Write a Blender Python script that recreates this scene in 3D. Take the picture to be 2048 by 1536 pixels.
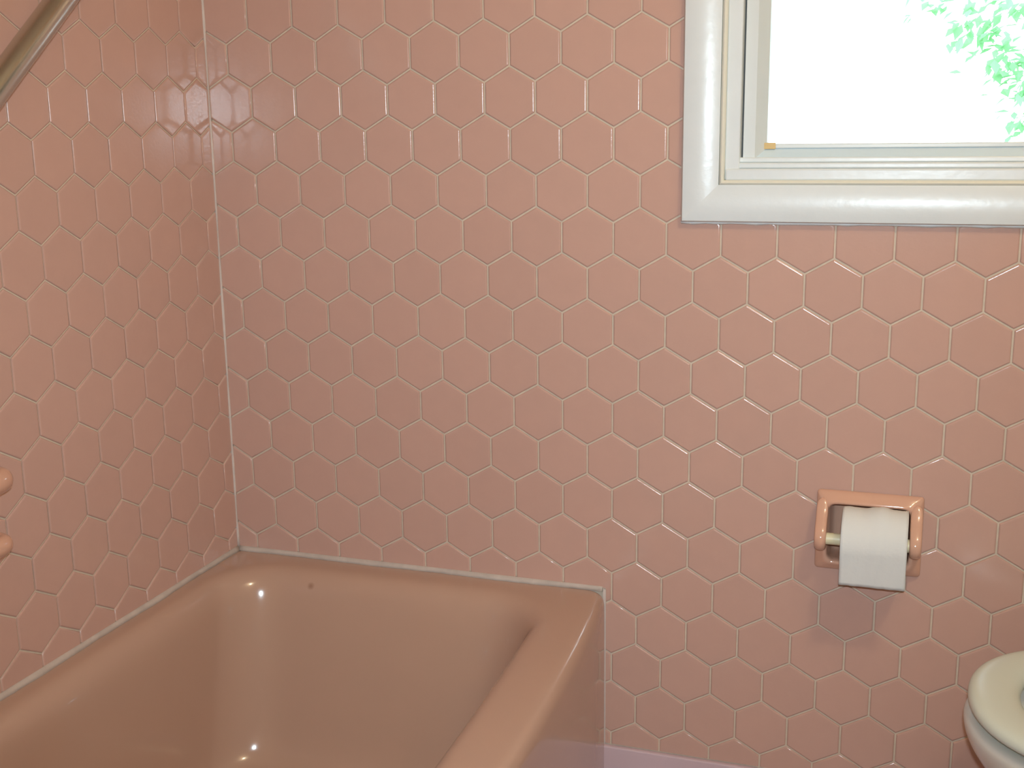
import bpy, bmesh, math, random
from mathutils import Vector, Matrix

# ------------------------------------------------------------------ scene, camera, light
for o in list(bpy.data.objects):
    bpy.data.objects.remove(o)
scene = bpy.context.scene
COL = scene.collection
PI = math.pi
random.seed(11)

CAM = Vector((1.2287, -1.9114, 1.2130))
RIGHT = Vector((0.94707103, 0.32073907, -0.01352441))
UP = Vector((-0.05614154, 0.20695894, 0.97673749))
BACK = Vector((0.31607687, -0.9242805, 0.21401161))
FPX = 2360.8
cam_data = bpy.data.cameras.new('camera')
cam = bpy.data.objects.new('camera', cam_data)
COL.objects.link(cam)
cam.matrix_world = Matrix(((RIGHT.x, UP.x, BACK.x, CAM.x), (RIGHT.y, UP.y, BACK.y, CAM.y),
                           (RIGHT.z, UP.z, BACK.z, CAM.z), (0, 0, 0, 1)))
cam_data.sensor_width = 36.0
cam_data.lens = FPX / 2048 * 36.0
cam_data.clip_start = 0.02
scene.camera = cam

def pixel(p):
    d = Vector(p) - CAM
    f = -d.dot(BACK)
    if f <= 0.05:
        return (-9999, -9999)
    return (1024 + FPX * d.dot(RIGHT) / f, 768 - FPX * d.dot(UP) / f)

world = bpy.data.worlds.new('overcast_sky')
scene.world = world
world.use_nodes = True
bg = world.node_tree.nodes['Background']
bg.inputs['Color'].default_value = (0.82, 0.94, 1.0, 1)
bg.inputs['Strength'].default_value = 4.5

# the camera's own flash, just above the lens
fl = bpy.data.lights.new('camera_flash', 'SPOT')
fl.shadow_soft_size = 0.014
fl.spot_size = math.radians(84)
fl.spot_blend = 1.0
fl.energy = 80.0
fl.color = (0.78, 0.95, 1.06)
flo = bpy.data.objects.new('camera_flash', fl)
COL.objects.link(flo)
flo.matrix_world = cam.matrix_world.copy()
flo.location = CAM + UP * 0.055 + RIGHT * 0.012

scene.view_settings.view_transform = 'Standard'
scene.view_settings.look = 'None'
scene.view_settings.exposure = 0.0
scene.view_settings.gamma = 1.0
scene.view_settings.use_curve_mapping = False

# ------------------------------------------------------------------ materials
def mat(name, col, rough=0.5, metal=0.0, ior=1.5, vary=0.0, noise=0.0, nscale=8.0, bump=0.0, bscale=120.0,
        coat=0.0, bdist=0.001):
    m = bpy.data.materials.new(name)
    m.use_nodes = True
    nt = m.node_tree
    b = nt.nodes['Principled BSDF']
    b.inputs['Base Color'].default_value = (*col, 1)
    b.inputs['Roughness'].default_value = rough
    b.inputs['Metallic'].default_value = metal
    b.inputs['IOR'].default_value = ior
    b.inputs['Coat Weight'].default_value = coat
    b.inputs['Coat Roughness'].default_value = 0.05
    geo = nt.nodes.new('ShaderNodeNewGeometry')
    src = None
    if vary or noise:
        hs = nt.nodes.new('ShaderNodeHueSaturation')
        hs.inputs['Color'].default_value = (*col, 1)
        terms = []
        if vary:
            oi = nt.nodes.new('ShaderNodeObjectInfo')
            mr = nt.nodes.new('ShaderNodeMapRange')
            mr.inputs['To Min'].default_value = -vary
            mr.inputs['To Max'].default_value = vary
            nt.links.new(oi.outputs['Random'], mr.inputs['Value'])
            terms.append(mr.outputs['Result'])
        if noise:
            n = nt.nodes.new('ShaderNodeTexNoise')
            n.inputs['Scale'].default_value = nscale
            n.inputs['Detail'].default_value = 4
            nt.links.new(geo.outputs['Position'], n.inputs['Vector'])
            mr = nt.nodes.new('ShaderNodeMapRange')
            mr.inputs['From Min'].default_value = 0.25
            mr.inputs['From Max'].default_value = 0.75
            mr.inputs['To Min'].default_value = -noise
            mr.inputs['To Max'].default_value = noise
            nt.links.new(n.outputs['Fac'], mr.inputs['Value'])
            terms.append(mr.outputs['Result'])
        cur = None
        for t in terms:
            ad = nt.nodes.new('ShaderNodeMath')
            ad.operation = 'ADD'
            nt.links.new(t, ad.inputs[0])
            if cur is None:
                ad.inputs[1].default_value = 1.0
            else:
                nt.links.new(cur, ad.inputs[1])
            cur = ad.outputs[0]
        nt.links.new(cur, hs.inputs['Value'])
        nt.links.new(hs.outputs['Color'], b.inputs['Base Color'])
    if bump:
        n = nt.nodes.new('ShaderNodeTexNoise')
        n.inputs['Scale'].default_value = bscale
        n.inputs['Detail'].default_value = 3
        nt.links.new(geo.outputs['Position'], n.inputs['Vector'])
        bp = nt.nodes.new('ShaderNodeBump')
        bp.inputs['Strength'].default_value = bump
        bp.inputs['Distance'].default_value = bdist
        nt.links.new(n.outputs['Fac'], bp.inputs['Height'])
        nt.links.new(bp.outputs['Normal'], b.inputs['Normal'])
    return m

M = {}
M['tile'] = mat('glazed_pink_tile', (0.575, 0.362, 0.298), rough=0.15, vary=0.018, noise=0.015, nscale=30, bump=0.22, bscale=210, bdist=0.0006)
M['grout'] = mat('beige_grout', (0.63, 0.525, 0.415), rough=0.8, noise=0.08, nscale=60)
M['white_grout'] = mat('pale_corner_grout', (0.64, 0.55, 0.50), rough=0.7, noise=0.06, nscale=50)
M['caulk'] = mat('pale_caulk', (0.53, 0.45, 0.395), rough=0.55, noise=0.12, nscale=40, bump=0.3, bscale=60)
M['tub'] = mat('pink_enamel', (0.495, 0.318, 0.236), rough=0.14, noise=0.01, nscale=12, coat=0.3, bump=0.03, bscale=60)
# small rust spot on the enamel below the far rim
_nt = M['tub'].node_tree
_bs = _nt.nodes['Principled BSDF']
_src = _bs.inputs['Base Color'].links[0].from_socket
_ge = _nt.nodes.new('ShaderNodeNewGeometry')
_ds = _nt.nodes.new('ShaderNodeVectorMath')
_ds.operation = 'DISTANCE'
_ds.inputs[1].default_value = (0.2003, -0.0785, 0.3805)
_nt.links.new(_ge.outputs['Position'], _ds.inputs[0])
_mr = _nt.nodes.new('ShaderNodeMapRange')
_mr.inputs['From Min'].default_value = 0.002
_mr.inputs['From Max'].default_value = 0.008
_mr.inputs['To Min'].default_value = 0.5
_mr.inputs['To Max'].default_value = 0.0
_nt.links.new(_ds.outputs['Value'], _mr.inputs['Value'])
_mx2 = _nt.nodes.new('ShaderNodeMixRGB')
_mx2.inputs['Color2'].default_value = (0.22, 0.09, 0.05, 1)
_nt.links.new(_mr.outputs['Result'], _mx2.inputs['Fac'])
_nt.links.new(_src, _mx2.inputs['Color1'])
_nt.links.new(_mx2.outputs['Color'], _bs.inputs['Base Color'])
M['ceramic'] = mat('pink_ceramic', (0.66, 0.38, 0.27), rough=0.07, coat=0.3)
M['base'] = mat('pale_pink_base', (0.62, 0.47, 0.51), rough=0.22, noise=0.03, nscale=10)
M['paint'] = mat('white_gloss_paint', (0.73, 0.775, 0.785), rough=0.30, noise=0.02, nscale=20, bump=0.35, bscale=70, bdist=0.001)
M['bead'] = mat('cream_bead_paint', (0.79, 0.77, 0.66), rough=0.3, bump=0.2, bscale=60)
M['vinyl'] = mat('white_sash_paint', (0.67, 0.70, 0.695), rough=0.35, noise=0.02, nscale=15)
M['alu'] = mat('blue_grey_aluminium', (0.68, 0.82, 0.92), rough=0.35, metal=0.0)  # reflected sky painted into the bottom sash rail as a pale blue base colour
M['gap'] = mat('dark_gap', (0.16, 0.13, 0.11), rough=0.8)
M['peg'] = mat('tan_wood', (0.66, 0.46, 0.20), rough=0.6, noise=0.1, nscale=60)
M['steel'] = mat('brushed_steel', (0.60, 0.62, 0.57), rough=0.26, metal=1.0)
M['porcelain'] = mat('white_porcelain', (0.74, 0.74, 0.68), rough=0.12, coat=0.2)
M['seat'] = mat('white_seat_plastic', (0.68, 0.74, 0.655), rough=0.25)
M['rubber'] = mat('dark_rubber', (0.10, 0.11, 0.13), rough=0.6)
M['water'] = mat('bowl_water', (0.25, 0.30, 0.33), rough=0.05)
M['paper'] = mat('white_tissue', (0.72, 0.725, 0.70), rough=0.9, bump=0.3, bscale=200)
M['card'] = mat('brown_card', (0.42, 0.30, 0.19), rough=0.85)
M['roller'] = mat('cream_plastic', (0.74, 0.68, 0.46), rough=0.4)
M['wallpaint'] = mat('cream_wall_paint', (0.66, 0.54, 0.46), rough=0.7, noise=0.03, nscale=4)
M['ceilpaint'] = mat('white_ceiling_paint', (0.78, 0.74, 0.69), rough=0.8, noise=0.02, nscale=4)
M['floor'] = mat('pink_floor', (0.50, 0.36, 0.34), rough=0.3, noise=0.05, nscale=20)
M['siding'] = mat('exterior_siding', (0.6, 0.6, 0.58), rough=0.7)
M['bark'] = mat('tree_bark', (0.12, 0.09, 0.06), rough=0.9, noise=0.2, nscale=20)
M['grass'] = mat('lawn', (0.10, 0.20, 0.05), rough=0.9, noise=0.2, nscale=3)
M['shade'] = mat('frosted_lamp_glass', (0.9, 0.85, 0.75), rough=0.4)

leafm = bpy.data.materials.new('bright_leaf')
leafm.use_nodes = True
_b = leafm.node_tree.nodes['Principled BSDF']
_b.inputs['Base Color'].default_value = (0.32, 0.58, 0.38, 1)
_b.inputs['Roughness'].default_value = 0.5
_t = leafm.node_tree.nodes.new('ShaderNodeBsdfTranslucent')
_t.inputs['Color'].default_value = (0.35, 0.70, 0.36, 1)
_x = leafm.node_tree.nodes.new('ShaderNodeMixShader')
_x.inputs[0].default_value = 0.5
leafm.node_tree.links.new(_b.outputs[0], _x.inputs[1])
leafm.node_tree.links.new(_t.outputs[0], _x.inputs[2])
leafm.node_tree.links.new(_x.outputs[0], leafm.node_tree.nodes['Material Output'].inputs['Surface'])
M['leaf'] = leafm

glassm = bpy.data.materials.new('window_glass')
glassm.use_nodes = True
_nt = glassm.node_tree
_g = _nt.nodes.new('ShaderNodeBsdfGlossy')
_g.inputs['Roughness'].default_value = 0.02
_tr = _nt.nodes.new('ShaderNodeBsdfTransparent')
_tr.inputs['Color'].default_value = (0.95, 0.97, 0.96, 1)
_fr = _nt.nodes.new('ShaderNodeFresnel')
_fr.inputs['IOR'].default_value = 1.45
_mx = _nt.nodes.new('ShaderNodeMixShader')
_nt.links.new(_fr.outputs[0], _mx.inputs[0])
_nt.links.new(_tr.outputs[0], _mx.inputs[1])
_nt.links.new(_g.outputs[0], _mx.inputs[2])
_nt.links.new(_mx.outputs[0], _nt.nodes['Material Output'].inputs['Surface'])
M['glass'] = glassm

# ------------------------------------------------------------------ mesh helpers
def new_mesh(bm, name, smooth=False, recalc=True):
    if recalc:
        bmesh.ops.recalc_face_normals(bm, faces=bm.faces)
    me = bpy.data.meshes.new(name)
    bm.to_mesh(me)
    bm.free()
    if smooth:
        for p in me.polygons:
            p.use_smooth = True
    return me

def obj(name, data, m, parent=None, smooth=None):
    if isinstance(data, bmesh.types.BMesh):
        data = new_mesh(data, name, bool(smooth))
    if m is not None and not data.materials:
        data.materials.append(m)
    o = bpy.data.objects.new(name, data)
    COL.objects.link(o)
    if parent is not None:
        o.parent = parent
    return o

def empty(name, loc=(0, 0, 0)):
    o = bpy.data.objects.new(name, None)
    COL.objects.link(o)
    o.location = loc
    o.empty_display_size = 0.1
    return o

def tag(o, label=None, cat=None, group=None, kind=None):
    if label: o['label'] = label
    if cat: o['category'] = cat
    if group: o['group'] = group
    if kind: o['kind'] = kind
    return o

def box(bm, x0, x1, y0, y1, z0, z1):
    v = [bm.verts.new(p) for p in ((x0, y0, z0), (x1, y0, z0), (x1, y1, z0), (x0, y1, z0),
                                   (x0, y0, z1), (x1, y0, z1), (x1, y1, z1), (x0, y1, z1))]
    for f in ((0, 3, 2, 1), (4, 5, 6, 7), (0, 1, 5, 4), (1, 2, 6, 5), (2, 3, 7, 6), (3, 0, 4, 7)):
        bm.faces.new([v[i] for i in f])

def boxbm(*a, bevel=0.0, seg=2):
    bm = bmesh.new()
    box(bm, *a)
    if bevel:
        bmesh.ops.bevel(bm, geom=list(bm.edges), offset=bevel, segments=seg, affect='EDGES', profile=0.5)
    return bm

def loft(bm, loops, cap0=True, cap1=True, closed=False):
    rows = [[bm.verts.new(p) for p in L] for L in loops]
    n = len(rows[0])
    pairs = list(zip(rows[:-1], rows[1:]))
    if closed:
        pairs.append((rows[-1], rows[0]))
    for a, b in pairs:
        for i in range(n):
            j = (i + 1) % n
            bm.faces.new((a[i], a[j], b[j], b[i]))
    if not closed:
        if cap0: bm.faces.new(rows[0])
        if cap1: bm.faces.new(rows[-1][::-1])
    return rows

def rrect(x0, x1, y0, y1, r, n=6, m=1):
    """rounded rectangle, counter-clockwise; m points inside each straight run"""
    pts = []
    cs = [(x1 - r, y1 - r, 0), (x0 + r, y1 - r, PI / 2), (x0 + r, y0 + r, PI), (x1 - r, y0 + r, 1.5 * PI)]
    for k, (cx, cy, a0) in enumerate(cs):
        for i in range(n + 1):
            a = a0 + PI / 2 * i / n
            pts.append((cx + r * math.cos(a), cy + r * math.sin(a)))
        nx, ny, na = cs[(k + 1) % 4]
        e = pts[-1]
        s = (nx + r * math.cos(na), ny + r * math.sin(na))
        for i in range(1, m + 1):
            t = i / (m + 1)
            pts.append((e[0] + (s[0] - e[0]) * t, e[1] + (s[1] - e[1]) * t))
    return pts

def tube(bm, pts, r, n=14, caps=True):
    pts = [Vector(p) for p in pts]
    loops = []
    prev = None
    for i, p in enumerate(pts):
        d = (pts[min(i + 1, len(pts) - 1)] - pts[max(i - 1, 0)]).normalized()
        if prev is None:
            u = d.orthogonal().normalized()
        else:
            u = (prev - d * prev.dot(d)).normalized()
        prev = u
        w = d.cross(u)
        rr = r[i] if isinstance(r, (list, tuple)) else r
        loops.append([p + (u * math.cos(2 * PI * k / n) + w * math.sin(2 * PI * k / n)) * rr for k in range(n)])
    loft(bm, loops, caps, caps)

def subsurf(o, lv=2):
    md = o.modifiers.new('smooth', 'SUBSURF')
    md.levels = lv
    md.render_levels = lv
    return o

# ------------------------------------------------------------------ dimensions
W = 0.0889                      # width across the flats of one hexagonal tile
S = W / math.sqrt(3) * 0.9965   # side of a tile
PITCH = 1.5 * S
Z0 = 1.335                      # height of tile row 0
RX, FY, CZ = 2.02, -2.55, 2.42  # right wall, front wall, ceiling
RIM = 0.405
BASE = 0.109
# window casing outside edge, toilet-paper niche
WX0, WX1, WZ0, WZ1 = 0.8705, 1.78, 1.0575, 2.02
HX0, HX1, HZ0, HZ1 = 1.1015, 1.2675, 0.4920, 0.6270
TUBW = 0.742

# ------------------------------------------------------------------ setting: slabs
def slab_holes(a0, a1, b0, b1, holes):
    xs = sorted({a0, a1, *[h[0] for h in holes], *[h[1] for h in holes]})
    zs = sorted({b0, b1, *[h[2] for h in holes], *[h[3] for h in holes]})
    cells = []
    for i in range(len(xs) - 1):
        for j in range(len(zs) - 1):
            cx, cz = (xs[i] + xs[i + 1]) / 2, (zs[j] + zs[j + 1]) / 2
            if not any(h[0] < cx < h[1] and h[2] < cz < h[3] for h in holes):
                cells.append((xs[i], xs[i + 1], zs[j], zs[j + 1]))
    return cells

OPEN = (0.945, 1.706, 1.125, 1.945)          # rough window opening
NICHE = (HX0 + 0.014, HX1 - 0.014, HZ0 + 0.014, HZ1 - 0.014)
bm = bmesh.new()
for c in slab_holes(0, RX, 0, CZ, [OPEN, NICHE]):
    box(bm, c[0], c[1], 0.0, 0.12, c[2], c[3])
wall_back = tag(obj('wall_back', bm, M['grout']), 'pink hexagon tiled wall holding the window', kind='structure')
wall_left = tag(obj('wall_left', boxbm(-0.12, 0.0, FY - 0.12, 0.12, 0, CZ), M['grout']),
                'pink hexagon tiled wall along the length of the bathtub', kind='structure')
tag(obj('wall_right', boxbm(RX, RX + 0.12, FY - 0.12, 0.12, 0, CZ), M['wallpaint']), 'cream painted wall behind the toilet', kind='structure')
tag(obj('wall_front', boxbm(0, RX, FY - 0.12, FY, 0, CZ), M['wallpaint']), 'cream painted wall opposite the window', kind='structure')
tag(obj('floor', boxbm(-0.12, RX + 0.12, FY - 0.12, 0.12, -0.1, 0), M['floor']), 'pink bathroom floor', kind='structure')
tag(obj('ceiling', boxbm(-0.12, RX + 0.12, FY - 0.12, 0.12, CZ, CZ + 0.1), M['ceilpaint']), 'white painted ceiling', kind='structure')

# ------------------------------------------------------------------ hexagonal tiles
GAP = 0.0030
TH = 0.0023
def hex_bm(rot=0.0):
    bm = bmesh.new()
    R0 = (W - GAP) / math.sqrt(3)
    vs = S * math.sqrt(3) / W
    loops = []
    for inset, h in ((0.0, 0.0), (0.0, 0.0011), (0.0008, 0.0019), (0.0022, TH), (0.0034, TH)):
        r = R0 - inset * 2 / math.sqrt(3)
        loops.append([(r * math.cos(PI / 6 + k * PI / 3), r * math.sin(PI / 6 + k * PI / 3) * vs, h) for k in range(6)])
    rows = loft(bm, loops, True, True)
    bmesh.ops.recalc_face_normals(bm, faces=bm.faces)
    ring_of = {v: k for k, row in enumerate(rows) for v in row}
    for f in bm.faces:
        f.smooth = True
    for e in bm.edges:                      # crisp arrises between the six edge bevels
        if ring_of[e.verts[0]] != ring_of[e.verts[1]]:
            e.smooth = False
    return bm

HEX = new_mesh(hex_bm(), 'hex_tile')
for p in HEX.polygons:
    p.use_smooth = True
HEX.materials.append(M['tile'])

def cut(bm, co, no):
    """keep the side that the normal points away from"""
    r = bmesh.ops.bisect_plane(bm, geom=list(bm.verts) + list(bm.edges) + list(bm.faces), plane_co=co, plane_no=no,
                               clear_outer=True, dist=1e-7)
    ed = [e for e in r['geom_cut'] if isinstance(e, bmesh.types.BMEdge)]
    if ed:
        bmesh.ops.edgenet_fill(bm, edges=ed)

def clipped(ca, cb, bounds, rects):
    """tile centred at ca,cb clipped to bounds (a0,a1,b0,b1) and with rects removed; None if nothing is left"""
    a0, a1, b0, b1 = bounds
    hw, hh = W / 2, S
    whole = True
    if ca - hw > a1 - 0.002 or ca + hw < a0 + 0.002 or cb - hh > b1 - 0.002 or cb + hh < b0 + 0.002:
        return None, False
    def base():
        bm = hex_bm()
        if ca - hw < a0: cut(bm, (a0 - ca, 0, 0), (-1, 0, 0))
        if ca + hw > a1: cut(bm, (a1 - ca, 0, 0), (1, 0, 0))
        if cb - hh < b0: cut(bm, (0, b0 - cb, 0), (0, -1, 0))
        if cb + hh > b1: cut(bm, (0, b1 - cb, 0), (0, 1, 0))
        return bm
    if ca - hw < a0 or ca + hw > a1 or cb - hh < b0 or cb + hh > b1:
        whole = False
    hit = [r for r in rects if ca + hw > r[0] and ca - hw < r[1] and cb + hh > r[2] and cb - hh < r[3]]
    if not hit:
        if whole:
            return HEX, True
        bm = base()
        if len(bm.faces) < 4:
            bm.free()
            return None, False
        return bm, False
    x0, x1, z0, z1 = hit[0]
    out = bmesh.new()
    for side in range(4):
        bm = base()
        if side == 0: cut(bm, (x0 - ca, 0, 0), (1, 0, 0))
        elif side == 1: cut(bm, (x1 - ca, 0, 0), (-1, 0, 0))
        else:
            cut(bm, (x0 - ca, 0, 0), (-1, 0, 0))
            if len(bm.faces): cut(bm, (x1 - ca, 0, 0), (1, 0, 0))
            if len(bm.faces): cut(bm, (0, (z0 if side == 2 else z1) - cb, 0), (0, 1 if side == 2 else -1, 0))
        if len(bm.faces) > 3:
            me = bpy.data.meshes.new('tmp')
            bm.to_mesh(me)
            out.from_mesh(me)
            bpy.data.meshes.remove(me)
        bm.free()
    if len(out.faces) < 4:
        out.free()
        return None, False
    return out, False

ROT_BACK = Matrix(((1, 0, 0), (0, 0, -1), (0, 1, 0)))     # local x -> x, y -> z, height -> -y
ROT_LEFT = Matrix(((0, 0, 1), (1, 0, 0), (0, 1, 0)))      # local x -> y, y -> z, height -> +x

def lay_tiles(wall, centres, bounds_of, rects, rot, place):
    near, far = [], []
    for ca, cb in centres:
        bm, whole = clipped(ca, cb, bounds_of(ca, cb), rects)
        if bm is None:
            continue
        px, py = pixel(place(ca, cb))
        (near if -70 < px < 2118 and -70 < py < 1606 else far).append((ca, cb, bm, whole))
    if len(near) > 300:
        near.sort(key=lambda t: (place(t[0], t[1]) - CAM).length)
        far += near[300:]
        near = near[:300]
    rnd = random.Random(5)
    for ca, cb, bm, whole in near:
        if whole:
            me = HEX
        else:
            me = new_mesh(bm, 'cut_hex_tile', False, False)
            me.set_sharp_from_angle(angle=math.radians(50))
        o = obj('tile', me, M['tile'], wall)
        tilt = Matrix.Rotation(rnd.gauss(0, 0.0022), 3, 'X') @ Matrix.Rotation(rnd.gauss(0, 0.0022), 3, 'Y')
        mw = (rot @ tilt).to_4x4()
        mw.translation = place(ca, cb) + rot @ Vector((0, 0, rnd.uniform(-0.0002, 0.0)))
        o.matrix_world = mw
    rest = bmesh.new()
    for ca, cb, bm, whole in far:
        me = HEX if whole else new_mesh(bm, 'tmp', False, False)
        k = len(rest.verts)
        rest.from_mesh(me)
        rest.verts.ensure_lookup_table()
        mw = rot.to_4x4()
        mw.translation = place(ca, cb)
        bmesh.ops.transform(rest, matrix=mw, verts=rest.verts[k:])
        if not whole:
            bpy.data.meshes.remove(me)
    o = obj('tile_field', new_mesh(rest, 'tile_field', False, False), M['tile'], wall)
    o.data.set_sharp_from_angle(angle=math.radians(50))
    o['kind'] = 'stuff'
    return len(near), len(far)

U0 = 2.5047 * W
back_c = []
for r in range(-13, 19):
    for k in range(-4, 23):
        x = (k + (0.5 if r % 2 == 0 else 0.0)) * W + U0
        if -W < x < RX + W:
            back_c.append((x, Z0 - r * PITCH))
def back_bounds(ca, cb):
    return (0.0040, RX - 0.001, BASE + 0.002, CZ)
nb = lay_tiles(wall_back, back_c, back_bounds, [(-1.0, TUBW + 0.0035, -1.0, RIM + 0.006), (WX0, WX1, WZ0, WZ1), (HX0 + 0.004, HX1 - 0.004, HZ0 + 0.004, HZ1 - 0.004)],
               ROT_BACK, lambda a, b: Vector((a, 0, b)))
LP, L0, LV = 0.9856, 0.3801 * W, -0.0691 * W
left_c = []
for r in range(-13, 19):
    for j in range(-3, 30):
        d = (j + (0.5 if r % 2 == 0 else 0.0)) * W * LP + L0
        if -W < d < 1.75:
            left_c.append((-d, Z0 + LV - r * PITCH))
nl = lay_tiles(wall_left, left_c, lambda a, b: (-1.70, -0.0040, RIM + 0.006, CZ), [], ROT_LEFT, lambda a, b: Vector((0, a, b)))
print('TILES', nb, nl)

# pale joint where the two tiled walls meet
bm = bmesh.new()
rnd = random.Random(2)
loops = []
z = RIM + 0.006
while z < CZ:
    w = 0.0050 + rnd.uniform(-0.0006, 0.0008)
    loops.append([(0.0, 0.0, z), (w, 0.0, z), (w * 0.93, -0.0036, z), (0.0045, -0.0045, z), (0.0036, -w * 0.93, z), (0.0, -w, z)])
    z += 0.03
loft(bm, loops)
obj('corner_joint', bm, M['white_grout'], wall_back, smooth=True)

bm = boxbm(TUBW + 0.0005, RX, -0.011, 0.0, 0.0, BASE, bevel=0.0025)
tag(obj('baseboard_back', bm, M['base']), 'smooth pale pink base course under the tiled wall', kind='structure')
tag(obj('baseboard_right', boxbm(RX - 0.011, RX, FY, -0.011, 0.0, BASE, bevel=0.0025), M['base']), 'smooth pale pink base course along the right wall', kind='structure')

# ------------------------------------------------------------------ window
win = tag(empty('window_1', ((WX0 + WX1) / 2, 0, WZ0)), 'white painted wood window with a bright view of trees', kind='structure')
def wobj(name, bm, m, smooth=False, parent=win):
    o = obj(name, bm, m, None, smooth)
    o.parent = parent
    base = win.location
    o.data.transform(Matrix.Translation(-base))
    return o

def mitred(name, x0, x1, z0, z1, prof, m, smooth=False):
    """four mitred members; prof is a closed outline of (offset outward from the rectangle, depth y)"""
    for side in range(4):
        bm = bmesh.new()
        A, B = [], []
        for o_, y in prof:
            if side == 0:   A.append((x0 - o_, y, z0 - o_)); B.append((x0 - o_, y, z1 + o_))
            elif side == 1: A.append((x1 + o_, y, z0 - o_)); B.append((x1 + o_, y, z1 + o_))
            elif side == 2: A.append((x0 - o_, y, z0 - o_)); B.append((x1 + o_, y, z0 - o_))
            else:           A.append((x0 - o_, y, z1 + o_)); B.append((x1 + o_, y, z1 + o_))
        N = 24
        loops = []
        for i in range(N + 1):
            t = i / N
            loops.append([tuple(a[k] + (b[k] - a[k]) * t for k in range(3)) for a, b in zip(A, B)])
        loft(bm, loops)
        o = wobj(name, bm, M[m] if isinstance(m, str) else m, smooth)
        if smooth:
            o.data.set_sharp_from_angle(angle=math.radians(50))

# casing: flat outer shoulder swelling to a rounded body, falling to the inner edge
CW = 0.059
ix0, ix1, iz0, iz1 = WX0 + CW, WX1 - CW, WZ0 + CW, WZ1 - CW
prof = [(CW, 0.0), (CW, -0.0105)]
for t in (0.04, 0.12, 0.25, 0.4, 0.55, 0.7, 0.82, 0.92, 0.98):
    prof.append((CW * (1 - t), -0.0125 - 0.0058 * math.sin(PI * min(1, (t + 0.12) / 1.12)) ** 0.9))
prof += [(0.0, -0.0125), (0.0, 0.0)]
mitred('casing', ix0, ix1, iz0, iz1, prof, 'paint', True)
# bead between casing and stop
bw = 0.0085
prof = [(bw, 0.004), (bw, -0.009), (bw * 0.8, -0.0125), (bw * 0.5, -0.0142), (bw * 0.2, -0.0125), (0, -0.009), (0, 0.004)]
mitred('bead', ix0 + bw, ix1 - bw, iz0 + bw - 0.001, iz1 - bw, prof, 'bead', True)
# stop: left/right plain, bottom stepped
sx0, sx1, sz0, sz1 = ix0 + bw, ix1 - bw, iz0 + bw - 0.001, iz1 - bw
sw = 0.0225
prof = [(sw, 0.055), (sw, -0.004), (sw - 0.002, -0.006), (0.002, -0.006), (0.0, -0.004), (0.0, 0.055)]
for side in ('l', 'r', 't'):
    if side == 'l': b = boxbm(sx0, sx0 + sw, -0.006, 0.055, sz0, sz1, bevel=0.0018)
    elif side == 'r': b = boxbm(sx1 - sw, sx1, -0.006, 0.055, sz0, sz1, bevel=0.0018)
    else: b = boxbm(sx0 + sw, sx1 - sw, -0.006, 0.055, sz1 - sw, sz1, bevel=0.0018)
    wobj('stop', b, M['paint'])
wobj('stool', boxbm(sx0 + 0.001, sx1 - 0.001, -0.009, 0.06, sz0 - 0.001, sz0 + 0.0175, bevel=0.003, seg=3), M['paint'])
wobj('stool', boxbm(sx0 + 0.003, sx1 - 0.003, -0.0035, 0.06, sz0 + 0.0175, sz0 + 0.0265, bevel=0.0025, seg=3), M['paint'])
wobj('stool', boxbm(sx0 + 0.001, sx1 - 0.001, 0.004, 0.06, sz0 + 0.0265, sz0 + 0.0345, bevel=0.002), M['paint'])
gx0, gx1 = sx0 + sw, sx1 - sw
gz0, gz1 = sz0 + 0.0345, sz1 - sw
# dark slot beside the sash
wobj('slot', boxbm(gx0 - 0.001, gx0 + 0.004, 0.030, 0.056, gz0 - 0.004, gz1, ), M['gap'])
wobj('slot', boxbm(gx1 - 0.004, gx1 + 0.001, 0.030, 0.056, gz0 - 0.004, gz1, ), M['gap'])
# sash: splayed members mitred at the corner
def splay(name, pts0, pts1, m):
    bm = bmesh.new()
    loft(bm, [pts0, pts1])
    wobj(name, bm, m)
fx0, fx1, fz0, fz1 = gx0 + 0.003, gx1 - 0.003, gz0 - 0.002, gz1
sv, sh = 0.0335, 0.0155
ya, yb, yc = 0.012, 0.040, 0.062
splay('sash_stile', [(fx0, ya, fz0), (fx0 + sv * 0.55, ya, fz0), (fx0 + sv, yb, fz0 + sh), (fx0 + sv, yc, fz0 + sh), (fx0, yc, fz0)],
      [(fx0, ya, fz1), (fx0 + sv * 0.55, ya, fz1), (fx0 + sv, yb, fz1 - sh), (fx0 + sv, yc, fz1 - sh), (fx0, yc, fz1)], M['vinyl'])
splay('sash_stile', [(fx1, ya, fz0), (fx1 - sv * 0.55, ya, fz0), (fx1 - sv, yb, fz0 + sh), (fx1 - sv, yc, fz0 + sh), (fx1, yc, fz0)],
      [(fx1, ya, fz1), (fx1 - sv * 0.55, ya, fz1), (fx1 - sv, yb, fz1 - sh), (fx1 - sv, yc, fz1 - sh), (fx1, yc, fz1)], M['vinyl'])
o_ = sv * 0.55
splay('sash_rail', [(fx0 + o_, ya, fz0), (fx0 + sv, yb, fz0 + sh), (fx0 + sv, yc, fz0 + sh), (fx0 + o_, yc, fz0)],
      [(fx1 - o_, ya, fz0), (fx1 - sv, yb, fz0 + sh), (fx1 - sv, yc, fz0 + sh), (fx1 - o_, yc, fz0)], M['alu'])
splay('sash_rail', [(fx0 + o_, ya, fz1), (fx0 + sv, yb, fz1 - sh), (fx0 + sv, yc, fz1 - sh), (fx0 + o_, yc, fz1)],
      [(fx1 - o_, ya, fz1), (fx1 - sv, yb, fz1 - sh), (fx1 - sv, yc, fz1 - sh), (fx1 - o_, yc, fz1)], M['vinyl'])
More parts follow.
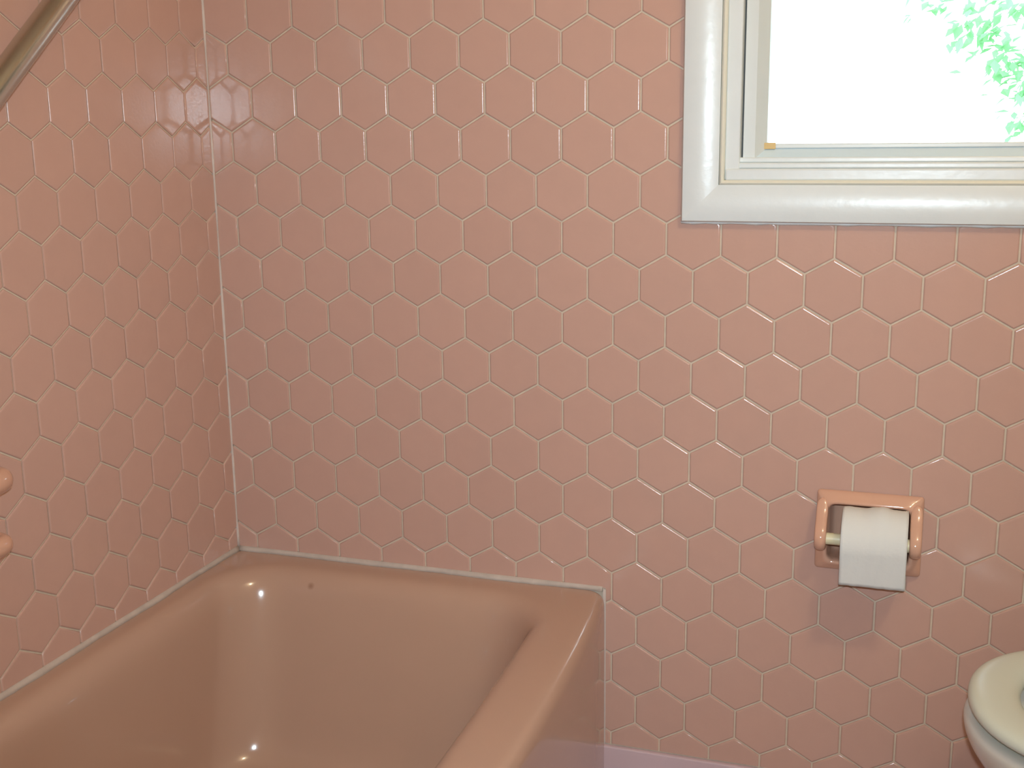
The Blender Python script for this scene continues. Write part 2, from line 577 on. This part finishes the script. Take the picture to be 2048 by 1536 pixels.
wobj('glazing_strip', boxbm(fx0 + sv - 0.004, fx1 - sv + 0.004, 0.036, 0.050, fz0 + sh - 0.0005, fz0 + sh + 0.0065, bevel=0.0015), M['vinyl'])
peg = wobj('end_plug', boxbm(fx0 + sv - 0.0075, fx0 + sv + 0.0145, 0.0335, 0.0355, fz0 + sh - 0.0015, fz0 + sh + 0.0085, bevel=0.0009), M['peg'])
peg['label'] = 'tan end plug'
wobj('pane', boxbm(fx0 + sv - 0.002, fx1 - sv + 0.002, 0.053, 0.057, fz0 + sh - 0.001, fz1 - sh + 0.001), M['glass'])
# outer lining of the opening
bm = bmesh.new()
box(bm, OPEN[0], OPEN[0] + 0.012, 0.062, 0.13, OPEN[2], OPEN[3])
box(bm, OPEN[1] - 0.012, OPEN[1], 0.062, 0.13, OPEN[2], OPEN[3])
box(bm, OPEN[0] + 0.012, OPEN[1] - 0.012, 0.062, 0.13, OPEN[2], OPEN[2] + 0.012)
box(bm, OPEN[0] + 0.012, OPEN[1] - 0.012, 0.062, 0.13, OPEN[3] - 0.012, OPEN[3])
wobj('jamb', bm, M['vinyl'])
# uneven bead of caulk under the casing and up its side
bm = bmesh.new()
rnd = random.Random(8)
loops = []
x = WX0 - 0.001
while x < WX1:
    h = 0.0040 + rnd.uniform(-0.001, 0.0012)
    loops.append([(x, 0.0, WZ0 + 0.0005), (x, -0.0085, WZ0 + 0.0005), (x, -0.0065, WZ0 - h * 0.6), (x, -0.0034, WZ0 - h), (x, 0.0, WZ0 - h)])
    x += 0.02
loft(bm, loops)
wobj('caulk_bead', bm, M['paint'], True)
bm = bmesh.new()
loops = []
z = WZ0
while z < WZ1:
    h = 0.0020 + rnd.uniform(-0.0006, 0.0006)
    loops.append([(WX0 + 0.0005, 0.0, z), (WX0 + 0.0005, -0.0075, z), (WX0 - h * 0.6, -0.006, z), (WX0 - h, -0.0034, z), (WX0 - h, 0.0, z)])
    z += 0.02
loft(bm, loops)
wobj('caulk_bead', bm, M['white_grout'], True)

# ------------------------------------------------------------------ bathtub
TL = 1.52
tub = tag(empty('bathtub', (0.37, -TL / 2, 0)), 'pink enamel bathtub built in against the two tiled walls', 'bathtub')
def tobj(name, bm, m, smooth=True):
    o = obj(name, bm, m, None, smooth)
    o.data.transform(Matrix.Translation(-tub.location))
    o.parent = tub
    return o

def bow(y):
    t = max(0.0, min(1.0, -y / TL))
    return 0.036 * math.sin(PI * t) ** 0.55 if 0 < t < 1 else 0.0

def tloop(xl, xr, yb, yf, r, z, bowk=0.0, n=8, m=14):
    pts = rrect(xl, xr, -TL + yf, -yb, r, n, m)
    out = []
    for x, y in pts:
        f = max(0.0, (x - xl) / (xr - xl))
        out.append((x + bow(y) * bowk * (f ** 6), y, z))
    return out

bm = bmesh.new()
L = []
L.append(tloop(0.003, TUBW, 0.003, 0.003, 0.004, 0.0, 1.0))
L.append(tloop(0.003, TUBW, 0.003, 0.003, 0.004, 0.003, 1.0))
L.append(tloop(0.003, TUBW, 0.003, 0.003, 0.004, 0.20, 1.0))
L.append(tloop(0.003, TUBW, 0.003, 0.003, 0.004, 0.372, 1.0))
L.append(tloop(0.003, TUBW - 0.001, 0.003, 0.003, 0.005, 0.388, 1.0))
L.append(tloop(0.0034, TUBW - 0.006, 0.0034, 0.006, 0.008, 0.399, 1.0))
L.append(tloop(0.004, TUBW - 0.015, 0.004, 0.012, 0.012, 0.4045, 1.0))
L.append(tloop(0.006, TUBW - 0.026, 0.006, 0.020, 0.016, 0.4050, 1.0))
ixl, ixr, iyb, iyf = 0.038, 0.652, 0.058, 0.075
L.append(tloop(ixl - 0.016, ixr + 0.022, iyb - 0.022, iyf - 0.02, 0.12, 0.4045, 0.75))
L.append(tloop(ixl - 0.006, ixr + 0.010, iyb - 0.008, iyf - 0.008, 0.115, 0.4035, 0.75))
L.append(tloop(ixl + 0.004, ixr, iyb + 0.004, iyf + 0.004, 0.11, 0.399, 0.75))
L.append(tloop(ixl + 0.014, ixr - 0.010, iyb + 0.016, iyf + 0.015, 0.105, 0.388, 0.75))
L.append(tloop(ixl + 0.022, ixr - 0.018, iyb + 0.026, iyf + 0.025, 0.10, 0.370, 0.75))
L.append(tloop(ixl + 0.026, ixr - 0.026, iyb + 0.038, iyf + 0.036, 0.10, 0.335, 0.75))
L.append(tloop(ixl + 0.031, ixr - 0.040, iyb + 0.068, iyf + 0.05, 0.10, 0.23, 0.65))
L.append(tloop(ixl + 0.037, ixr - 0.055, iyb + 0.104, iyf + 0.065, 0.10, 0.110, 0.55))
L.append(tloop(ixl + 0.046, ixr - 0.067, iyb + 0.124, iyf + 0.08, 0.10, 0.074, 0.5))
L.append(tloop(ixl + 0.072, ixr - 0.090, iyb + 0.160, iyf + 0.11, 0.10, 0.054, 0.4))
L.append(tloop(ixl + 0.140, ixr - 0.145, iyb + 0.22, iyf + 0.17, 0.08, 0.047, 0.2))
L.append(tloop(ixl + 0.240, ixr - 0.240, iyb + 0.45, iyf + 0.35, 0.04, 0.044, 0.0))
loft(bm, L)
o = tobj('basin', bm, M['tub'])
subsurf(o, 2)
# caulk beads along the two walls
def caulk(along, length, seed):
    rnd = random.Random(seed)
    loops = []
    t = 0.002
    ph = rnd.uniform(0, 6)
    while t < length:
        k = 0.0050 + 0.0012 * math.sin(t * 23 + ph) + rnd.uniform(-0.0008, 0.0010)
        if along == 'x':
            if t > length - 0.08: k *= 0.55
            loops.append([(t, -0.0005, RIM - 0.002), (t, -0.0030 - k, RIM - 0.0004), (t, -0.0030 - k * 0.5, RIM + 0.0045), (t, -0.0035, RIM + 0.008), (t, -0.0005, RIM + 0.0085)])
        else:
            loops.append([(0.0005, -t, RIM - 0.002), (0.0030 + k, -t, RIM - 0.0004), (0.0030 + k * 0.5, -t, RIM + 0.0045), (0.0035, -t, RIM + 0.008), (0.0005, -t, RIM + 0.0085)])
        t += 0.018
    bm = bmesh.new()
    loft(bm, loops)
    return bm
tobj('caulk_bead', caulk('x', TUBW + 0.010, 3), M['caulk'])
tobj('caulk_bead', caulk('y', TL, 4), M['caulk'])
bm = bmesh.new()
box(bm, TUBW - 0.001, TUBW + 0.0042, -0.0035, 0.0, BASE, RIM + 0.004)
tobj('caulk_bead', bm, M['white_grout'], False)

# ------------------------------------------------------------------ angled grab bar on the left wall
gb = tag(empty('grab_bar', (0.0037, -0.50, 1.325)), 'brushed steel grab bar fixed at a slant on the left tiled wall', 'grab bar')
def part(root, name, bm, m, smooth=True, parent=None):
    o = obj(name, bm, m, None, smooth)
    o.data.transform(Matrix.Translation(-root.location))
    o.parent = parent or root
    return o
BX = 0.060
dirv = Vector((0, 0.138, 0.118)).normalized()
mid = Vector((BX, -0.5210, 1.3370))
e0, e1 = mid - dirv * 0.30, mid + dirv * 0.26
inw = Vector((-1, 0, 0))
path = []
for e, s in ((e0, 1), (e1, -1)):
    arc = []
    rr = 0.040
    c = e + dirv * s * rr - Vector((rr, 0, 0))
    for i in range(7):
        a = PI / 2 * i / 6
        arc.append(c - dirv * s * rr * math.cos(a) + Vector((rr * math.sin(a), 0, 0)))
    arc.insert(0, Vector((0.0042, arc[0].y, arc[0].z)))
    path.append(arc)
bm = bmesh.new()
tube(bm, path[0] + path[1][::-1], 0.0195, 24)
part(gb, 'rail', bm, M['steel'])
for e in (path[0][0], path[1][0]):
    bm = bmesh.new()
    tube(bm, [e - Vector((0.0004, 0, 0)), e + Vector((0.003, 0, 0)), e + Vector((0.006, 0, 0)), e + Vector((0.0075, 0, 0))], [0.037, 0.037, 0.034, 0.020], 28)
    o = part(gb, 'flange', bm, M['steel'])
    o.data.set_sharp_from_angle(angle=math.radians(35))

# ------------------------------------------------------------------ ceramic soap dish on the left wall
SDY, SDZ = -0.735, 0.700
sd = tag(empty('soap_dish', (0.0037, SDY, SDZ)), 'pink ceramic soap dish with grab handle on the left tiled wall', 'soap dish')
bm = bmesh.new()
loops = []
for ins, h in ((0, 0.0037), (0, 0.008), (0.003, 0.0125), (0.009, 0.015), (0.02, 0.0155)):
    loops.append([(h, y, z) for y, z in rrect(SDY - 0.078 + ins, SDY + 0.078 - ins, SDZ - 0.075 + ins, SDZ + 0.075 - ins, 0.014, 4, 1)])
loft(bm, loops)
part(sd, 'plate', bm, M['ceramic'])
bm = bmesh.new()
tube(bm, [(0.014, SDY - 0.073, 0.744), (0.036, SDY - 0.083, 0.744), (0.055, SDY - 0.082, 0.744), (0.060, SDY - 0.058, 0.744),
          (0.060, SDY + 0.058, 0.744), (0.055, SDY + 0.082, 0.744), (0.036, SDY + 0.083, 0.744), (0.014, SDY + 0.073, 0.744)],
     [0.017, 0.0175, 0.0175, 0.0165, 0.0165, 0.0175, 0.0175, 0.017], 14)
subsurf(part(sd, 'handle', bm, M['ceramic']), 2)
bm = bmesh.new()
loops = []
for z, ex, ey in ((0.634, 0.030, 0.060), (0.640, 0.050, 0.068), (0.650, 0.060, 0.069), (0.657, 0.060, 0.069), (0.655, 0.050, 0.058), (0.650, 0.045, 0.05)):
    loops.append([(x, y, z) for x, y in rrect(0.014 if ey > 0.0585 else 0.020, ex, SDY - ey, SDY + ey, 0.012, 5, 2)])
loft(bm, loops)
tray = subsurf(part(sd, 'tray', bm, M['ceramic']), 1)
bm = bmesh.new()
tube(bm, [(0.012, SDY - 0.068, 0.655), (0.040, SDY - 0.071, 0.655), (0.058, SDY - 0.068, 0.655), (0.062, SDY - 0.045, 0.655),
          (0.062, SDY + 0.045, 0.655), (0.058, SDY + 0.068, 0.655), (0.040, SDY + 0.071, 0.655), (0.012, SDY + 0.068, 0.655)], 0.0145, 14)
subsurf(part(sd, 'lip', bm, M['ceramic'], True, tray), 2)

# ------------------------------------------------------------------ toilet-paper holder
HCX, HCZ = (HX0 + HX1) / 2, (HZ0 + HZ1) / 2
th = tag(empty('toilet_paper_holder', (HCX, -0.0036, HZ0)), 'pink ceramic toilet paper holder set into the tiled wall', 'paper holder')
bm = bmesh.new()
loops = []
for ins, y in ((0, -0.0037), (0, -0.0075), (0.0035, -0.0125), (0.009, -0.0165), (0.0125, -0.0205), (0.0155, -0.0225), (0.0185, -0.0215),
               (0.0200, -0.018), (0.0205, -0.010), (0.0208, 0.010), (0.0225, 0.034), (0.030, 0.040)):
    loops.append([(x, y, z) for x, z in rrect(HX0 + ins, HX1 - ins, HZ0 + ins, HZ1 - ins, 0.006 + min(ins, 0.012) * 0.5, 4, 2)])
loft(bm, loops, cap0=False)
subsurf(part(th, 'frame', bm, M['ceramic']), 1)
AXY, AXZ = -0.046, 0.5575
for s, xa in ((-1, HX0 + 0.0005), (1, HX1 - 0.0005)):
    x_in = xa + (0.0200 if s < 0 else -0.0200)
    outl = [(-0.012, HZ1 - 0.006), (-0.020, HZ1 - 0.012), (-0.030, HZ1 - 0.030), (-0.045, AXZ + 0.026), (-0.058, AXZ + 0.012),
            (-0.0625, AXZ), (-0.060, AXZ - 0.012), (-0.050, AXZ - 0.021), (-0.036, AXZ - 0.024), (-0.020, AXZ - 0.026), (-0.012, AXZ - 0.030)]
    cy = sum(p[0] for p in outl) / len(outl)
    cz = sum(p[1] for p in outl) / len(outl)
    bm = bmesh.new()
    loops = []
    for t, sc in ((0.0, 0.80), (0.12, 0.93), (0.35, 1.0), (0.65, 1.0), (0.88, 0.93), (1.0, 0.80)):
        x = xa + (x_in - xa) * t
        loops.append([(x, cy + (y - cy) * sc if y < -0.013 else y, cz + (z - cz) * sc) for y, z in outl])
    loft(bm, loops)
    subsurf(part(th, 'ear', bm, M['ceramic']), 2)
bm = bmesh.new()
tube(bm, [(HX0 + 0.0165, AXY, AXZ), (HX0 + 0.050, AXY, AXZ), (HX0 + 0.0505, AXY, AXZ), (HX1 - 0.0165, AXY, AXZ)], [0.0095, 0.0095, 0.0105, 0.0105], 20)
o = part(th, 'roller', bm, M['roller'])
o.data.set_sharp_from_angle(angle=math.radians(40))
o['label'] = 'cream plastic spring roller'

# roll of paper
RXa, RXb = 1.1450, 1.2450
RR = 0.0515
tp = tag(empty('toilet_paper_roll', ((RXa + RXb) / 2, AXY, AXZ)), 'white toilet paper roll with a sheet hanging over its front', 'toilet paper')
CYR = AXY - 0.0
CZR = AXZ
def ring(x, r, n=56, wob=0.0):
    return [(x, CYR + r * math.cos(2 * PI * k / n), CZR + r * math.sin(2 * PI * k / n) * (1 + wob * math.sin(6 * PI * k / n))) for k in range(n)]
bm = bmesh.new()
loft(bm, [ring(RXa, 0.0205), ring(RXa, RR - 0.0015), ring(RXa + 0.001, RR), ring(RXb - 0.001, RR), ring(RXb, RR - 0.0015), ring(RXb, 0.0205)], closed=True)
o = part(tp, 'roll', bm, M['paper'])
o.data.set_sharp_from_angle(angle=math.radians(40))
bm = bmesh.new()
loft(bm, [ring(RXa + 0.0005, 0.0204), ring(RXb - 0.0005, 0.0204), ring(RXb - 0.0005, 0.019), ring(RXa + 0.0005, 0.019)], closed=True)
part(tp, 'core', bm, M['card'])
# the loose outer sheet: over the top, down the front, free end below the roll
bm = bmesh.new()
rows = []
NX = 22
prof = []
for i in range(15):
    a = math.radians(62 + 118 * i / 14)
    prof.append((CYR + (RR + 0.0012) * math.cos(a), CZR + (RR + 0.0012) * math.sin(a), i / 14))
for i in range(1, 12):
    prof.append((CYR - (RR + 0.0012) + 0.0007 * i, CZR - 0.0053 * i, 1.0 + i / 11))
grid = []
for j, (y, z, t) in enumerate(prof):
    row = []
    for i in range(NX + 1):
        u = i / NX
        x = RXa + 0.0006 + (RXb - RXa - 0.0012) * u
        lift = 0.0
        if t < 0.65:
            lift = 0.0055 * max(0, math.sin(PI * min(1, t / 0.65))) * (math.exp(-((u - 0.62) / 0.16) ** 2) + 0.25 * math.sin(u * 9) ** 2)
        rip = 0.0009 * math.sin(u * 11 + t * 2.5) + 0.0006 * math.sin(u * 23 + 1.7 * t)
        k = min(1.0, t)
        d = Vector((y - CYR, z - CZR)).normalized() if t <= 1 else Vector((-1, 0))
        row.append(bm.verts.new((x, y + d.x * (lift + abs(rip)) , z + d.y * (lift + abs(rip)))))
    grid.append(row)
for a, b in zip(grid[:-1], grid[1:]):
    for i in range(NX):
        bm.faces.new((a[i], a[i + 1], b[i + 1], b[i]))
o = part(tp, 'hanging_sheet', bm, M['paper'])
sd_ = o.modifiers.new('thick', 'SOLIDIFY')
sd_.thickness = 0.0006
sd_.offset = 1

# ------------------------------------------------------------------ toilet facing the tub
TX, TY = 1.72, -0.278
to = tag(empty('toilet', (TX, TY, 0)), 'white toilet with its seat down beside the paper holder', 'toilet')
def egg(xn, xb, b, z, n=40, pw=2.2):
    """closed outline from nose xn to back xb, half width b"""
    cx = xn + (xb - xn) * 0.46
    out = []
    for k in range(n):
        a = 2 * PI * k / n
        c, s = math.cos(a), math.sin(a)
        r = (abs(c) ** pw + abs(s) ** pw) ** (-1 / pw)
        out.append((cx - c * r * (cx - xn) if c > 0 else cx - c * r * (xb - cx), TY + s * r * b, z))
    return out
bm = bmesh.new()
loops = [egg(1.50, 1.86, 0.105, 0.0), egg(1.50, 1.86, 0.105, 0.02), egg(1.52, 1.85, 0.085, 0.06), egg(1.51, 1.84, 0.085, 0.14),
         egg(1.46, 1.85, 0.115, 0.22), egg(1.395, 1.86, 0.155, 0.30), egg(1.345, 1.87, 0.183, 0.355), egg(1.3305, 1.88, 0.194, 0.387),
         egg(1.3295, 1.88, 0.195, 0.402), egg(1.334, 1.87, 0.191, 0.4075), egg(1.350, 1.86, 0.178, 0.408), egg(1.372, 1.73, 0.156, 0.406), egg(1.377, 1.72, 0.151, 0.395),
         egg(1.395, 1.70, 0.135, 0.35), egg(1.45, 1.65, 0.090, 0.26)]
loft(bm, loops)
subsurf(part(to, 'bowl', bm, M['porcelain']), 1)
bm = bmesh.new()
loft(bm, [egg(1.445, 1.665, 0.098, 0.285), egg(1.445, 1.665, 0.098, 0.287)])
part(to, 'water', bm, M['water'], False)
bm = bmesh.new()
SZ = 0.009
o_ = [(0.003, 0.4125), (0.0, 0.418), (0.001, 0.4255), (0.006, 0.4310), (0.016, 0.4335), (0.035, 0.4345), (0.055, 0.4335), (0.066, 0.429), (0.070, 0.421), (0.069, 0.4135)]
loops = []
for ins, z in o_:
    loops.append(egg(1.3335 + ins, 1.765 - ins * 1.25, 0.190 - ins * 0.98, z + SZ))
loft(bm, loops, closed=True)
seat = part(to, 'seat', bm, M['seat'])
subsurf(seat, 1)
for yy in (-0.09, 0.09):
    bm = bmesh.new()
    tube(bm, [(1.785, TY + yy - 0.02, 0.424), (1.785, TY + yy + 0.02, 0.424)], 0.013, 14)
    part(to, 'hinge', bm, M['seat'])
# lid raised against the tank
bm = bmesh.new()
loops = []
for off, ins in ((0.0, 0.004), (0.004, 0.0), (0.010, 0.001), (0.014, 0.006), (0.016, 0.02)):
    loops.append([(1.793 - off + 0.075 * ((1.745 - p[0]) / 0.41) * 0.16 , p[1], 0.435 + (1.745 - p[0])) for p in egg(1.335 + ins, 1.745 - ins, 0.190 - ins, 0)])
loft(bm, loops)
part(to, 'lid', bm, M['seat'])
part(to, 'tank', boxbm(1.822, 2.005, TY - 0.235, TY + 0.235, 0.405, 0.735, bevel=0.022, seg=4), M['porcelain'], True)
part(to, 'tank_lid', boxbm(1.812, 2.012, TY - 0.245, TY + 0.245, 0.736, 0.775, bevel=0.012, seg=3), M['porcelain'], True)
bm = bmesh.new()
tube(bm, [(1.823, TY - 0.17, 0.69), (1.805, TY - 0.17, 0.69), (1.800, TY - 0.13, 0.685), (1.800, TY - 0.10, 0.680)], 0.007, 10)
part(to, 'flush_handle', bm, M['steel'])

# ------------------------------------------------------------------ ceiling light (outside the frame)
CLX, CLY = 1.72, -1.22
VL = tag(empty('ceiling_light', (CLX, CLY, CZ)), 'round ceiling light with a bare globe bulb on a brushed steel plate', 'light')
bm = bmesh.new()
tube(bm, [(CLX, CLY, CZ), (CLX, CLY, CZ - 0.012), (CLX, CLY, CZ - 0.022), (CLX, CLY, CZ - 0.026)], [0.085, 0.085, 0.070, 0.030], 32)
part(VL, 'plate', bm, M['steel'])
bm = bmesh.new()
tube(bm, [(CLX, CLY, CZ - 0.026), (CLX, CLY, CZ - 0.055), (CLX, CLY, CZ - 0.060)], [0.026, 0.026, 0.020], 24)
part(VL, 'socket', bm, M['porcelain'])
ld = bpy.data.lights.new('globe_bulb', 'POINT')
ld.energy = 23.0
ld.color = (1.0, 0.83, 0.54)
ld.shadow_soft_size = 0.05
lo = bpy.data.objects.new('globe_bulb', ld)
COL.objects.link(lo)
lo.parent = VL
lo.location = (0, 0, -0.115)

# ------------------------------------------------------------------ outside: lawn and tree
tag(obj('ground', boxbm(-8, 12, 0.3, 26, -0.75, -0.6), M['grass']), 'lawn outside the window', kind='structure')
tr = tag(empty('tree', (3.1, 4.6, -0.6)), 'leafy green tree outside the window', 'tree')
bm = bmesh.new()
tube(bm, [(3.1, 4.6, -0.6), (3.08, 4.6, 0.4), (3.0, 4.55, 1.4), (2.9, 4.5, 2.4), (2.85, 4.5, 3.6)], [0.16, 0.13, 0.11, 0.08, 0.03], 12)
part(tr, 'trunk', bm, M['bark'])
rnd = random.Random(21)
tips = [(1.235, 4.0, 1.745), (1.40, 4.0, 1.66), (1.46, 4.0, 1.63), (1.52, 4.02, 1.60), (1.43, 4.0, 1.575), (1.55, 4.0, 1.72), (1.60, 4.0, 1.66),
        (1.57, 4.0, 1.46), (1.62, 4.0, 1.43), (1.65, 4.0, 1.38), (1.67, 4.0, 1.50), (1.68, 4.0, 1.32), (1.70, 4.02, 1.24), (1.69, 4.0, 1.16),
        (1.78, 4.05, 1.30), (1.82, 4.05, 1.55), (1.75, 4.0, 1.70), (1.40, 4.0, 1.82), (1.30, 4.05, 1.90)]
for (sx, sy, sz), (ex, ey, ez) in (((2.95, 4.53, 2.0), (1.9, 4.1, 1.75)), ((2.98, 4.54, 1.6), (1.95, 4.15, 1.35)), ((2.9, 4.5, 2.5), (1.8, 4.1, 2.2)), ((2.9, 4.5, 2.6), (3.9, 4.2, 2.9)), ((2.98, 4.54, 1.7), (4.0, 4.5, 2.1))):
    bm = bmesh.new()
    m_ = ((sx + ex) / 2, (sy + ey) / 2, (sz + ez) / 2 + 0.12)
    tube(bm, [(sx, sy, sz), m_, (ex, ey, ez)], [0.045, 0.03, 0.012], 8)
    part(tr, 'branch', bm, M['bark'])
cl = [(Vector(t), 0.055, 16) for t in tips]
for k in range(150):
    a, b = rnd.uniform(0, 2 * PI), rnd.uniform(-1, 1)
    r = rnd.uniform(0.55, 1.0)
    p = Vector((3.05 + 1.35 * r * math.cos(a) * math.sqrt(1 - b * b), 4.5 + 0.9 * r * math.sin(a) * math.sqrt(1 - b * b), 2.3 + 1.2 * r * b))
    if p.x < 2.0 and p.z < 1.9:
        continue
    cl.append((p, 0.13, 14))
bm = bmesh.new()
for c, sp, n in cl:
    for k in range(n):
        p = c + Vector((rnd.gauss(0, sp), rnd.gauss(0, sp), rnd.gauss(0, sp * 0.7)))
        ln = rnd.uniform(0.05, 0.085)
        d = Vector((rnd.uniform(-1, 0.3), rnd.uniform(-0.6, 0.6), rnd.uniform(-0.9, 0.2))).normalized()
        w = d.cross(Vector((rnd.uniform(-.5, .5), rnd.uniform(-.5, .5), 1))).normalized() * ln * 0.30
        nn = d.cross(w).normalized() * ln * 0.08
        v = [bm.verts.new(q) for q in (p, p + d * ln * 0.45 + w - nn, p + d * ln, p + d * ln * 0.45 - w - nn, p + d * ln * 0.45)]
        bm.faces.new((v[0], v[1], v[4]))
        bm.faces.new((v[1], v[2], v[4]))
        bm.faces.new((v[2], v[3], v[4]))
        bm.faces.new((v[3], v[0], v[4]))
o = part(tr, 'foliage', bm, M['leaf'], False)
o['kind'] = 'stuff'
